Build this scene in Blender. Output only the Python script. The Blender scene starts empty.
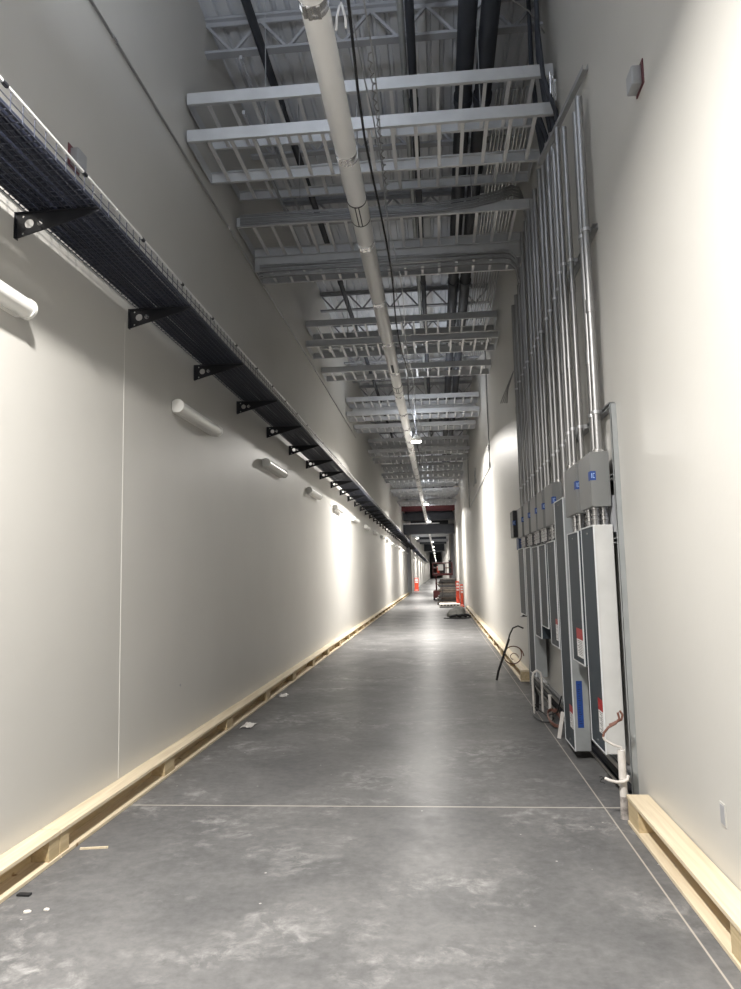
import bpy, bmesh, math, random
from mathutils import Vector, Matrix
random.seed(7)
sc = bpy.context.scene
COL = sc.collection
PI = math.pi

# ------------------------------------------------------------------ materials
def new_mat(name):
    m = bpy.data.materials.new(name); m.use_nodes = True
    nt = m.node_tree
    return m, nt, nt.nodes['Principled BSDF']

def mat(name, col, rough=0.5, metal=0.0, var=0.0, scale=6.0, bump=0.0, bscale=60.0, stretch=(1, 1, 1), rvar=0.0, spec=0.5):
    m, nt, b = new_mat(name)
    b.inputs['Roughness'].default_value = rough
    b.inputs['Metallic'].default_value = metal
    b.inputs['Specular IOR Level'].default_value = spec
    b.inputs['Base Color'].default_value = (*col, 1)
    tc = nt.nodes.new('ShaderNodeTexCoord')
    mp = nt.nodes.new('ShaderNodeMapping'); mp.inputs['Scale'].default_value = stretch
    nt.links.new(tc.outputs['Object'], mp.inputs['Vector'])
    if var > 0:
        n = nt.nodes.new('ShaderNodeTexNoise'); n.inputs['Scale'].default_value = scale; n.inputs['Detail'].default_value = 6
        nt.links.new(mp.outputs['Vector'], n.inputs['Vector'])
        r = nt.nodes.new('ShaderNodeValToRGB')
        r.color_ramp.elements[0].position = 0.3; r.color_ramp.elements[1].position = 0.7
        r.color_ramp.elements[0].color = (*[max(0, c * (1 - var)) for c in col], 1)
        r.color_ramp.elements[1].color = (*[min(1, c * (1 + var)) for c in col], 1)
        nt.links.new(n.outputs['Fac'], r.inputs['Fac'])
        nt.links.new(r.outputs['Color'], b.inputs['Base Color'])
        if rvar > 0:
            q = nt.nodes.new('ShaderNodeMapRange')
            q.inputs['To Min'].default_value = max(0.02, rough - rvar); q.inputs['To Max'].default_value = min(1, rough + rvar)
            nt.links.new(n.outputs['Fac'], q.inputs['Value']); nt.links.new(q.outputs['Result'], b.inputs['Roughness'])
    if bump > 0:
        n2 = nt.nodes.new('ShaderNodeTexNoise'); n2.inputs['Scale'].default_value = bscale; n2.inputs['Detail'].default_value = 3
        nt.links.new(mp.outputs['Vector'], n2.inputs['Vector'])
        bp = nt.nodes.new('ShaderNodeBump'); bp.inputs['Strength'].default_value = bump; bp.inputs['Distance'].default_value = 0.01
        nt.links.new(n2.outputs['Fac'], bp.inputs['Height']); nt.links.new(bp.outputs['Normal'], b.inputs['Normal'])
    return m

def emis(name, col, strength):
    m, nt, b = new_mat(name)
    b.inputs['Base Color'].default_value = (0.8, 0.8, 0.8, 1)
    b.inputs['Emission Color'].default_value = (*col, 1)
    b.inputs['Emission Strength'].default_value = strength
    return m

M = {}
M['wall'] = mat('painted_wall', (0.54, 0.53, 0.505), 0.42, var=0.02, scale=1.3, bump=0.05, bscale=25, spec=0.35)
M['seam'] = mat('seam_caulk', (0.68, 0.67, 0.64), 0.5)
M['gasket'] = mat('maroon_gasket', (0.13, 0.04, 0.05), 0.6)
M['boxpaint'] = mat('light_grey_enamel', (0.185, 0.19, 0.19), 0.5, 0.1, var=0.04, scale=3)
M['deck'] = mat('painted_deck', (0.66, 0.68, 0.72), 0.5, 0.15, var=0.08, scale=0.8)
M['galv'] = mat('galvanized', (0.60, 0.61, 0.625), 0.42, 0.75, var=0.10, scale=14, rvar=0.10)
M['rail'] = mat('tray_aluminium', (0.62, 0.63, 0.645), 0.5, 0.6, var=0.06, scale=5)
M['rung'] = mat('lit_rung', (0.78, 0.78, 0.79), 0.45, 0.35)  # lighter than the rails: lamp light from below is painted in
M['zinc'] = mat('bright_zinc', (0.80, 0.80, 0.81), 0.25, 0.95, var=0.05, scale=30)
M['nipple'] = mat('zinc_nipple', (0.46, 0.46, 0.47), 0.22, 0.95)
M['emt'] = mat('steel_conduit', (0.40, 0.40, 0.405), 0.42, 0.9, var=0.10, scale=3, stretch=(1, 1, 0.3))
M['strut'] = mat('strut_steel', (0.40, 0.41, 0.425), 0.45, 0.6, var=0.10, scale=8)
M['joist'] = mat('joist_primer', (0.40, 0.41, 0.44), 0.6, 0.2, var=0.08, scale=3)
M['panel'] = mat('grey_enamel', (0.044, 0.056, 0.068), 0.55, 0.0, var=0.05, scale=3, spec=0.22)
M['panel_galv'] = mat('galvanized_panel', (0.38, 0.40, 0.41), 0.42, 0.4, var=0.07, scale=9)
M['panel_pale'] = mat('pale_galvanized_panel', (0.60, 0.605, 0.60), 0.45, 0.15, var=0.06, scale=5)  # lighter copy: lamp light on the nearest panel's side is in the colour
M['panel_edge'] = mat('panel_flange', (0.70, 0.72, 0.74), 0.4, 0.1)  # light caught along the cover edges is put into this pale tone
M['black'] = mat('black_powdercoat', (0.012, 0.013, 0.018), 0.45)
M['mesh'] = mat('dark_basket_wire', (0.06, 0.066, 0.09), 0.4, 0.3)
M['toprail'] = mat('pale_top_rail', (0.72, 0.72, 0.72), 0.35, 0.3)  # dark basket's top rail painted pale for the light falling from above
M['cable'] = mat('navy_cable', (0.016, 0.020, 0.038), 0.55, var=0.2, scale=3)
M['rubber'] = mat('black_rubber', (0.018, 0.018, 0.02), 0.6)
M['dark_duct'] = mat('dark_insulation', (0.032, 0.036, 0.047), 0.6, var=0.15, scale=4)
M['white_pipe'] = mat('white_pipe_jacket', (0.88, 0.88, 0.88), 0.35, var=0.02, scale=3)
M['white'] = mat('white_plastic', (0.82, 0.82, 0.80), 0.35)
M['frost'] = mat('frosted_acrylic', (0.80, 0.80, 0.78), 0.28)
M['pvc'] = mat('white_pvc', (0.64, 0.61, 0.58), 0.5, var=0.14, scale=14)
M['dirtypvc'] = mat('dirty_pvc', (0.36, 0.33, 0.31), 0.6, var=0.55, scale=22)
M['blue'] = mat('blue_tape', (0.008, 0.05, 0.24), 0.6, var=0.15, scale=30)
M['navy'] = mat('blue_box_paint', (0.02, 0.05, 0.16), 0.5)
M['ink'] = mat('dark_ink', (0.01, 0.02, 0.10), 0.6)
M['palewriting'] = mat('pale_marker', (0.35, 0.48, 0.75), 0.6)
M['red'] = mat('warning_red', (0.38, 0.008, 0.012), 0.45)
M['paper'] = mat('white_sticker', (0.80, 0.80, 0.80), 0.5)
M['print'] = mat('sticker_print', (0.12, 0.12, 0.12), 0.6)
M['orange'] = mat('safety_orange', (0.60, 0.075, 0.035), 0.45, var=0.1, scale=6)
M['redsteel'] = mat('red_primer', (0.11, 0.018, 0.020), 0.5, var=0.1, scale=3)
M['brown'] = mat('brown_cable', (0.16, 0.07, 0.05), 0.55)
M['tarp'] = mat('grey_tarp', (0.30, 0.30, 0.28), 0.7, var=0.2, scale=6, bump=0.4, bscale=12)
M['darkstack'] = mat('dark_board', (0.04, 0.037, 0.034), 0.6, var=0.4, scale=5)
M['midstack'] = mat('brown_board', (0.10, 0.083, 0.068), 0.65, var=0.4, scale=5)
M['lens'] = emis('lamp_lens', (1.0, 0.96, 0.88), 14)
M['hook'] = mat('pale_strap', (0.85, 0.85, 0.86), 0.5)
M['sand'] = mat('chip_white', (0.80, 0.76, 0.70), 0.8)

def wood_mat(name, a, b_, rough=0.6):
    m, nt, b = new_mat(name)
    b.inputs['Roughness'].default_value = rough
    b.inputs['Specular IOR Level'].default_value = 0.3
    tc = nt.nodes.new('ShaderNodeTexCoord')
    mp = nt.nodes.new('ShaderNodeMapping'); mp.inputs['Scale'].default_value = (14, 0.7, 14)
    oi = nt.nodes.new('ShaderNodeObjectInfo')
    ad = nt.nodes.new('ShaderNodeVectorMath'); ad.operation = 'ADD'
    nt.links.new(tc.outputs['Object'], ad.inputs[0]); nt.links.new(oi.outputs['Location'], ad.inputs[1])
    nt.links.new(ad.outputs[0], mp.inputs['Vector'])
    n = nt.nodes.new('ShaderNodeTexNoise'); n.inputs['Scale'].default_value = 2.2; n.inputs['Detail'].default_value = 8; n.inputs['Distortion'].default_value = 0.6
    nt.links.new(mp.outputs['Vector'], n.inputs['Vector'])
    r = nt.nodes.new('ShaderNodeValToRGB')
    r.color_ramp.elements[0].position = 0.28; r.color_ramp.elements[1].position = 0.68
    r.color_ramp.elements[0].color = (*a, 1); r.color_ramp.elements[1].color = (*b_, 1)
    nt.links.new(n.outputs['Fac'], r.inputs['Fac'])
    # small knots
    v = nt.nodes.new('ShaderNodeTexVoronoi'); v.inputs['Scale'].default_value = 3.2
    nt.links.new(ad.outputs[0], v.inputs['Vector'])
    k = nt.nodes.new('ShaderNodeMapRange'); k.inputs['From Min'].default_value = 0.03; k.inputs['From Max'].default_value = 0.07
    nt.links.new(v.outputs['Distance'], k.inputs['Value'])
    mx = nt.nodes.new('ShaderNodeMixRGB'); mx.inputs['Color1'].default_value = (0.28, 0.17, 0.08, 1)
    nt.links.new(k.outputs['Result'], mx.inputs['Fac']); nt.links.new(r.outputs['Color'], mx.inputs['Color2'])
    nt.links.new(mx.outputs['Color'], b.inputs['Base Color'])
    return m
M['wood'] = wood_mat('pine_board', (0.57, 0.47, 0.33), (0.74, 0.645, 0.485))
M['woodblock'] = wood_mat('pine_block', (0.46, 0.36, 0.21), (0.62, 0.50, 0.32))

def floor_mat():
    m, nt, b = new_mat('polished_concrete')
    N = nt.nodes.new; L = nt.links.new
    tc = N('ShaderNodeTexCoord')
    def noise(scale, detail, rough=0.6, dist=0.0, st=None):
        n = N('ShaderNodeTexNoise'); n.inputs['Scale'].default_value = scale; n.inputs['Detail'].default_value = detail
        n.inputs['Roughness'].default_value = rough; n.inputs['Distortion'].default_value = dist
        if st:
            mp = N('ShaderNodeMapping'); mp.inputs['Scale'].default_value = st
            L(tc.outputs['Object'], mp.inputs['Vector']); L(mp.outputs['Vector'], n.inputs['Vector'])
        else:
            L(tc.outputs['Object'], n.inputs['Vector'])
        return n
    def ramp(src, p0, p1, c0, c1):
        r = N('ShaderNodeValToRGB'); r.color_ramp.elements[0].position = p0; r.color_ramp.elements[1].position = p1
        r.color_ramp.elements[0].color = (*c0, 1); r.color_ramp.elements[1].color = (*c1, 1)
        L(src, r.inputs['Fac']); return r
    def mix(fac, c1, c2, mode='MIX'):
        x = N('ShaderNodeMixRGB'); x.blend_type = mode
        if isinstance(fac, (int, float)): x.inputs['Fac'].default_value = fac
        else: L(fac, x.inputs['Fac'])
        for i, c in ((1, c1), (2, c2)):
            if isinstance(c, tuple): x.inputs[i].default_value = (*c, 1)
            else: L(c, x.inputs[i])
        return x
    big = noise(1.1, 8, 0.62, 0.4)
    base = ramp(big.outputs['Fac'], 0.3, 0.72, (0.102, 0.102, 0.105), (0.192, 0.190, 0.190))
    fine = noise(16, 8, 0.7)
    f = ramp(fine.outputs['Fac'], 0.3, 0.7, (0.80, 0.80, 0.80), (1.14, 1.14, 1.14))
    c = mix(1.0, base.outputs['Color'], f.outputs['Color'], 'MULTIPLY')
    # whitish dusty patches, thin swirls
    pat = noise(0.9, 10, 0.7, 0.4, (1.0, 1.3, 1.0))
    pr = ramp(pat.outputs['Fac'], 0.50, 0.66, (0, 0, 0), (1, 1, 1))
    sw = noise(7, 9, 0.72, 0.5)
    sr = ramp(sw.outputs['Fac'], 0.46, 0.66, (0, 0, 0), (1, 1, 1))
    pm = mix(1.0, pr.outputs['Color'], sr.outputs['Color'], 'MULTIPLY')
    c = mix(pm.outputs['Color'], c.outputs['Color'], (0.40, 0.395, 0.39))
    # specks
    v = N('ShaderNodeTexVoronoi'); v.inputs['Scale'].default_value = 5.5; L(tc.outputs['Object'], v.inputs['Vector'])
    vr = N('ShaderNodeMapRange'); vr.inputs['From Min'].default_value = 0.030; vr.inputs['From Max'].default_value = 0.045
    vr.inputs['To Min'].default_value = 0.75; vr.inputs['To Max'].default_value = 0.0
    L(v.outputs['Distance'], vr.inputs['Value'])
    c = mix(vr.outputs['Result'], c.outputs['Color'], (0.50, 0.49, 0.47))
    # pale filler in the saw-cut joints
    sep = N('ShaderNodeSeparateXYZ'); L(tc.outputs['Object'], sep.inputs[0])
    def line(out, at, w, gap=None):
        a = N('ShaderNodeMath'); a.operation = 'SUBTRACT'; L(out, a.inputs[0]); a.inputs[1].default_value = at
        if gap:
            w0 = N('ShaderNodeMath'); w0.operation = 'WRAP'; L(a.outputs[0], w0.inputs[0]); w0.inputs[1].default_value = gap / 2; w0.inputs[2].default_value = -gap / 2; a = w0
        ab = N('ShaderNodeMath'); ab.operation = 'ABSOLUTE'; L(a.outputs[0], ab.inputs[0])
        mr = N('ShaderNodeMapRange'); mr.inputs['From Min'].default_value = w * 0.5; mr.inputs['From Max'].default_value = w
        mr.inputs['To Min'].default_value = 0.8; mr.inputs['To Max'].default_value = 0
        L(ab.outputs[0], mr.inputs['Value']); return mr
    l1 = line(sep.outputs['Y'], 5.25, 0.011, 15.0)
    l2 = line(sep.outputs['X'], 1.068, 0.006)
    c = mix(l1.outputs['Result'], c.outputs['Color'], (0.55, 0.51, 0.46))
    c = mix(l2.outputs['Result'], c.outputs['Color'], (0.48, 0.44, 0.39))
    L(c.outputs['Color'], b.inputs['Base Color'])
    rr = N('ShaderNodeMapRange'); rr.inputs['To Min'].default_value = 0.25; rr.inputs['To Max'].default_value = 0.45
    L(sw.outputs['Fac'], rr.inputs['Value']); L(rr.outputs['Result'], b.inputs['Roughness'])
    b.inputs['Specular IOR Level'].default_value = 0.03
    bp = N('ShaderNodeBump'); bp.inputs['Strength'].default_value = 0.06; bp.inputs['Distance'].default_value = 0.01
    L(big.outputs['Fac'], bp.inputs['Height']); L(bp.outputs['Normal'], b.inputs['Normal'])
    return m
M['floor'] = floor_mat()

# ------------------------------------------------------------------ mesh helpers
class MB:
    def __init__(s): s.v = []; s.f = []
    def add(s, vs, fs):
        o = len(s.v); s.v += [tuple(v) for v in vs]; s.f += [tuple(i + o for i in f) for f in fs]; return s
    def box(s, x0, x1, y0, y1, z0, z1):
        return s.add([(x0, y0, z0), (x1, y0, z0), (x1, y1, z0), (x0, y1, z0), (x0, y0, z1), (x1, y0, z1), (x1, y1, z1), (x0, y1, z1)],
                     [(0, 3, 2, 1), (4, 5, 6, 7), (0, 1, 5, 4), (1, 2, 6, 5), (2, 3, 7, 6), (3, 0, 4, 7)])
    def bbox(s, x0, x1, y0, y1, z0, z1, c):
        """box with chamfered edges"""
        bm = bmesh.new()
        bmesh.ops.create_cube(bm, size=1)
        for v in bm.verts:
            v.co = Vector(((x0 + x1) / 2 + v.co.x * (x1 - x0), (y0 + y1) / 2 + v.co.y * (y1 - y0), (z0 + z1) / 2 + v.co.z * (z1 - z0)))
        bmesh.ops.bevel(bm, geom=bm.edges[:], offset=c, segments=2, profile=0.5, affect='EDGES')
        bm.verts.index_update()
        s.add([v.co[:] for v in bm.verts], [[v.index for v in f.verts] for f in bm.faces]); bm.free(); return s
    def bar(s, a, b, w, h, up=(0, 0, 1)):
        a = Vector(a); b = Vector(b); d = (b - a).normalized(); u = Vector(up)
        if abs(d.dot(u)) > 0.98: u = Vector((1, 0, 0))
        r = d.cross(u).normalized(); u = r.cross(d)
        vs = []
        for p in (a, b):
            for i, j in ((-1, -1), (1, -1), (1, 1), (-1, 1)): vs.append(p + r * (i * w / 2) + u * (j * h / 2))
        return s.add(vs, [(0, 3, 2, 1), (4, 5, 6, 7), (0, 1, 5, 4), (1, 2, 6, 5), (2, 3, 7, 6), (3, 0, 4, 7)])
    def tube(s, pts, r, n=12, cap=True):
        pts = [Vector(p) for p in pts]; rings = []
        rs = r if isinstance(r, (list, tuple)) else [r] * len(pts)
        prev = None
        for i, p in enumerate(pts):
            d = (pts[min(i + 1, len(pts) - 1)] - pts[max(i - 1, 0)]).normalized()
            if prev is None:
                u = Vector((0, 0, 1)) if abs(d.z) < 0.9 else Vector((1, 0, 0))
            else: u = prev
            u = (u - d * u.dot(d)).normalized(); prev = u; w = d.cross(u)
            rings.append([p + (u * math.cos(t) + w * math.sin(t)) * rs[i] for t in [2 * PI * k / n for k in range(n)]])
        vs = [v for R in rings for v in R]; fs = []
        for i in range(len(pts) - 1):
            for k in range(n):
                a = i * n + k; b2 = i * n + (k + 1) % n
                fs.append((a, b2, b2 + n, a + n))
        if cap:
            fs.append(tuple(range(n))[::-1]); fs.append(tuple((len(pts) - 1) * n + k for k in range(n)))
        return s.add(vs, fs)
    def prism(s, poly, axis, a, b):
        """extrude a 2D polygon along axis; poly coords are the other two axes in order"""
        def P(u, v, w): return {'x': (w, u, v), 'y': (u, w, v), 'z': (u, v, w)}[axis]
        n = len(poly)
        vs = [P(u, v, a) for u, v in poly] + [P(u, v, b) for u, v in poly]
        fs = [tuple(range(n))[::-1], tuple(range(n, 2 * n))] + [(i, (i + 1) % n, (i + 1) % n + n, i + n) for i in range(n)]
        return s.add(vs, fs)
    def mesh(s, name, m, smooth=False):
        me = bpy.data.meshes.new(name); me.from_pydata(s.v, [], s.f)
        bm = bmesh.new(); bm.from_mesh(me); bmesh.ops.recalc_face_normals(bm, faces=bm.faces[:]); bm.to_mesh(me); bm.free()
        me.materials.append(M[m] if isinstance(m, str) else m)
        if smooth:
            for p in me.polygons: p.use_smooth = True
            try: me.set_sharp_from_angle(angle=math.radians(40))
            except Exception: pass
        return me
    def build(s, name, m, parent=None, smooth=False, loc=(0, 0, 0)):
        return put(name, s.mesh(name, m, smooth), parent, loc)

def put(name, me, parent=None, loc=(0, 0, 0)):
    o = bpy.data.objects.new(name, me); COL.objects.link(o); o.location = loc
    if parent: o.parent = parent
    return o
def tag(o, label, cat, group=None, kind=None):
    o['label'] = label; o['category'] = cat
    if group: o['group'] = group
    if kind: o['kind'] = kind
    return o
def thing(name, label, cat, loc=(0, 0, 0), group=None):
    o = bpy.data.objects.new(name, None); COL.objects.link(o); o.location = loc; o.empty_display_size = 0.05
    return tag(o, label, cat, group)
def structure(name, mb, m, loc=(0, 0, 0)):
    o = mb.build(name, m, None, False, loc); o['kind'] = 'structure'; return o
KIDS = {}
def kids(o):
    return [c for c in bpy.data.objects if c.parent == o]
def clone(o, loc, label, children=None, parent=None):
    c = o.copy(); COL.objects.link(c)
    if parent is None:
        c.location = loc; c['label'] = label
    else: c.parent = parent
    for ch in (children[o.name] if children and o.name in children else kids(o)):
        clone(ch, None, None, None, c)
    return c
ORD = ['nearest', 'second nearest', 'third nearest', 'fourth nearest', 'fifth nearest', 'sixth nearest', 'seventh nearest', 'eighth nearest',
       'ninth nearest', 'tenth nearest', 'eleventh nearest', 'twelfth nearest', 'thirteenth nearest', 'fourteenth nearest', 'fifteenth nearest', 'sixteenth nearest',
       'seventeenth nearest', 'eighteenth nearest', 'nineteenth nearest', 'twentieth nearest', 'twenty-first nearest', 'twenty-second nearest']

# ------------------------------------------------------------------ camera (f = 730 px at 741x989)
cam = bpy.data.cameras.new('camera'); co = bpy.data.objects.new('camera', cam); COL.objects.link(co)
cam.sensor_fit = 'VERTICAL'; cam.sensor_height = 24.0; cam.lens = 730.0 / 989.0 * 24.0; cam.clip_start = 0.05; cam.clip_end = 500
R = Vector((0.9955489, -0.03213567, -0.08859849)); D = Vector((0.09154964, 0.10646885, 0.99009244)); U = Vector((-0.0223843, -0.9937966, 0.10893695))
Mc = Matrix((R, D, U))                      # world = Mc @ (right, down, forward)
right = Mc @ Vector((1, 0, 0)); down = Mc @ Vector((0, 1, 0)); fwd = Mc @ Vector((0, 0, 1))
rot = Matrix((right, -down, -fwd)).transposed()
co.matrix_world = Matrix.Translation((0, 0, 1.6)) @ rot.to_4x4()
sc.camera = co

XL, XR = -2.365, 1.285
Y0, Y1 = -9.0, 235.0
ZC = 7.75
# ------------------------------------------------------------------ the setting
structure('floor', MB().box(-2.8, 1.8, Y0, Y1, -0.2, 0), 'floor')
structure('wall_left', MB().box(XL - 0.25, XL, Y0, Y1, 0, ZC), 'wall')
structure('wall_right', MB().box(XR, XR + 0.25, Y0, Y1, 0, ZC), 'wall')
structure('wall_back', MB().box(XL - 0.25, XR + 0.25, Y1, Y1 + 0.2, 0, ZC), 'wall')
structure('wall_front', MB().box(XL - 0.25, XR + 0.25, Y0 - 0.2, Y0, 0, ZC), 'wall')
# corrugated deck, flutes along the corridor
def deck():
    prof = []; x = XL - 0.25; p = 0.152
    while x < XR + 0.25:
        prof += [(x, ZC), (x + 0.09, ZC), (x + 0.105, ZC + 0.04), (x + 0.137, ZC + 0.04)]; x += p
    top = [(prof[-1][0], ZC + 0.12), (prof[0][0], ZC + 0.12)]
    return MB().prism(prof + top, 'y', Y0, Y1)
structure('ceiling', deck(), 'deck')
structure('trim_1', MB().box(XL, XL + 0.003, 5.307, 5.316, 0.165, 3.6), 'seam')
structure('trim_2', MB().box(XL, XL + 0.16, 62.0, 62.5, 0, ZC), 'wall')
structure('trim_3', MB().box(XR - 0.28, XR, 62.0, 62.5, 0, ZC), 'wall')

# small marks, cut-outs on the walls
o = thing('outlet_cutout', 'narrow grey outlet opening low in right wall above the wooden curb', 'outlet', (XR, 3.667, 0.455))
MB().box(-0.004, 0, -0.032, 0.032, -0.052, 0.052).build('rim', 'wall', o)
MB().box(-0.006, -0.004, -0.024, 0.024, -0.043, 0.043).build('recess', 'joist', o)
def jbox(name, label, x, y, z, sgn):
    o = thing(name, label, 'junction box', (x, y, z))
    MB().bbox(*(sorted((0.006 * sgn, 0.06 * sgn))), -0.06, 0.06, -0.058, 0.058, 0.004).build('box_body', 'strut', o)
    MB().box(*sorted((0, 0.006 * sgn)), -0.085, 0.07, -0.07, 0.08).build('gasket', 'gasket', o)
    MB().box(*sorted((0.06 * sgn, 0.063 * sgn)), -0.055, 0.055, -0.053, 0.053).build('cover', 'joist', o)
jbox('junction_box', 'small grey metal box with dark red gasket high on the right wall', XR, 4.17, 4.475, -1)
jbox('junction_box', 'small grey box with dark red edge on left wall above the wire basket', XL, 4.47, 4.43, 1)
for (y, z, r, lb) in ((6.59, 0.64, 0.012, 'small grey plug in the left wall above the wooden curb'), (16.2, 3.16, 0.03, 'small grey knockout on left wall between the white tube lights')):
    tag(MB().tube([(XL, y, z), (XL + 0.006, y, z)], r, 12).build('wall_plug', 'strut'), lb, 'wall plug')

# left wall conduit high up
o = thing('wall_conduit', 'thin grey conduit running lengthwise high along the left wall', 'conduit', (XL + 0.02, 0, 5.735))
MB().tube([(0, -2, 0), (0, 21.7, 0)], 0.0115, 8).build('tube', 'emt', o, True)
for y in (2.0, 5.0, 8.1, 11.2, 14.3, 17.4, 20.5): MB().tube([(0, y - 0.03, 0), (0, y + 0.03, 0)], 0.016, 8).build('coupling', 'zinc', o, True)
# right wall conduit drop
o = thing('wall_conduit', 'thin conduit dropping down right wall then running level beyond the electrical boxes', 'conduit', (XR - 0.02, 0, 0))
MB().tube([(0, 16.85, 7.6), (0, 16.85, 4.1), (0, 16.95, 4.0), (0, 27.6, 4.0), (0, 27.7, 4.1), (0, 27.7, 7.6)], 0.014, 8).build('tube', 'strut', o, True)
for z in (4.05, 4.45): MB().bbox(-0.03, 0.018, 16.79, 16.91, z - 0.06, z + 0.06, 0.005).build('outlet_box', 'strut', o)
MB().bbox(-0.03, 0.018, 22.8, 22.95, 4.36, 4.5, 0.005).build('outlet_box', 'strut', o)
MB().tube([(0, 22.87, 4.5), (0, 22.87, 4.85), (0, 24.1, 4.4)], 0.012, 6).build('branch_tube', 'strut', o, True)

# ------------------------------------------------------------------ ceiling joists
jo = None
def joist_parts(root):
    MB().box(XL, XR, -0.06, 0.06, -0.03, 0.0).box(XL, XR, -0.012, 0.012, -0.08, -0.03).build('top_chord', 'joist', root)
    MB().box(XL, XR, -0.05, 0.05, -0.42, -0.39).build('bottom_chord', 'joist', root)
    w = MB(); n = 6; L = XR - XL
    for i in range(n):
        a = XL + L * i / n; b = XL + L * (i + 0.5) / n; c = XL + L * (i + 1) / n
        w.bar((a, 0, -0.05), (b, 0, -0.40), 0.03, 0.03, (0, 1, 0)); w.bar((b, 0, -0.40), (c, 0, -0.05), 0.03, 0.03, (0, 1, 0))
    w.build('web', 'joist', root)
jy = [7.30 + 1.99 * k for k in range(-1, 21)]
jl = lambda k: ('grey steel bar joist crossing at the top edge, %s of the joists' % ORD[k]) if k < 2 else ('%s grey steel bar joist under the deck, above the cable ladders' % ORD[k].capitalize())
for k, y in enumerate(jy):
    if k == 0:
        jo = thing('bar_joist', jl(0), 'joist', (0, y, ZC - 0.01), 'bar joists under the deck'); joist_parts(jo); jk = {jo.name: kids(jo)}
    else: clone(jo, (0, y, ZC - 0.01), jl(k), jk)

# ------------------------------------------------------------------ cable ladders across the corridor
def rail_mb(h, s):
    # channel along x, flanges pointing +y * s
    m = MB().box(-2.33, 1.24, -0.003, 0.003, 0, h)
    m.box(-2.33, 1.24, *sorted((0, 0.035 * s)), 0, 0.005).box(-2.33, 1.24, *sorted((0, 0.035 * s)), h - 0.005, h)
    return m
rail_me = {}
for h in (0.12, 0.22): rail_me[h] = (rail_mb(h, 1).mesh('side_rail', 'rail'), rail_mb(h, -1).mesh('side_rail', 'rail'))
rung_me = {}
def ladder(y, depth, z, label, h=0.12, farh=None, farz=0):
    t = thing('cable_ladder', label, 'cable ladder', (0, y, z), 'cable ladders spanning the corridor')
    put('side_rail', rail_me[h][0], t)
    put('side_rail', rail_me[farh or h][1], t, (0, depth, farz))
    key = round(depth, 2)
    if key not in rung_me: rung_me[key] = MB().box(-0.017, 0.017, 0.0, depth, 0.010, 0.035).mesh('rung', 'rung')
    x = -2.13; 
    while x < 1.2:
        put('rung', rung_me[key], t, (x, 0, 0)); x += 0.228
    MB().box(-2.333, -2.325, 0, depth, 0.0, h).build('end_plate', 'rail', t)
    MB().box(1.235, 1.243, 0, depth, 0.0, h).build('end_plate', 'rail', t)
    return t
rodk = 0
def rods(y, depth, z):
    pass
pairs = [6.6, 13.2, 19.3, 25.5, 31.7, 37.9, 44.0]
wn = ['first', 'second', 'third', 'fourth', 'fifth', 'sixth', 'seventh']
for k, y in enumerate(pairs):
    w = wn[k]
    ladder(y, 0.80, 5.885, 'lower cable ladder at the front of the %s group across the ceiling from the camera' % w)
    ladder(y, 0.80, 6.275, 'upper cable ladder at the front of the %s group across the ceiling from the camera' % w)
    ladder(y + 1.80, 0.88 if k == 0 else 0.72, 5.885, 'lower cable ladder at the rear of the %s group across the ceiling from the camera' % w)
    ladder(y + 1.45, 0.5, 6.30, 'upper cable ladder at the rear of the %s group across the ceiling from the camera' % w)
    rg = MB()
    for yy, dd in ((y, 0.8), (y + 1.8, 0.72)):
        pass
    for j, (x, yy) in enumerate(((-1.55, y + 0.06), (0.55, y + 0.06), (-1.55, y + 1.86), (0.55, y + 1.86))):
        tag(MB().tube([(x, yy, 5.94), (x, yy, 7.66)], 0.005, 6).build('hanger_rod', 'strut'),
            'hanger rod %s of the %s ladder group, %s the white pipe' % ('at the front' if j < 2 else 'at the rear', w, 'left of' if x < 0 else 'right of'), 'hanger rod', 'ladder hanger rods')
# the deep tray with cables hung below it
ladder(9.30, 0.45, 5.70, 'deep grey cable tray with bundles, last of the first group', 0.22)
# armored cables lying over the ladder sides, dropping at the right end
for k in range(7):
    zz = 5.93 + 0.020 * k; yy = 8.375 - 0.006 * (k % 2)
    pts = [(-2.28, yy, zz - 0.03)] + [(-2.2 + 0.4 * i, yy, zz - 0.03 + 0.008 * math.sin(i * 1.3 + k)) for i in range(1, 7)] + [(0.55, yy, zz), (0.85, yy, zz + 0.06), (1.02, yy + 0.02, zz + 0.13), (1.12, yy + 0.1, zz + 0.14), (1.18, yy + 0.2, zz + 0.05), (1.205, yy + 0.28, zz - 0.15)]
    tag(MB().tube(pts, 0.009, 6).build('armored_cable', 'emt', smooth=True), 'grey metal clad cable strapped along front of the ladder behind the first one', 'cable', 'armored cables on the ladder front')
for k in range(9):
    zz = 5.60 + 0.024 * k; yy = 9.285 - 0.012 * (k % 2)
    pts = [(-2.26 + 0.42 * i, yy, zz + 0.01 * math.sin(i * 1.1 + k * 2)) for i in range(0, 8)] + [(0.98, yy, zz), (1.07, yy, zz - 0.02), (1.14, yy, zz - 0.10), (1.17, yy, zz - 0.3)]
    tag(MB().tube(pts, 0.011, 6).build('armored_cable', 'galv' if k % 3 else 'emt', smooth=True), 'grey metal clad cable along the deep tray, bending down at the right end', 'cable', 'armored cables on the deep tray')

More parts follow.
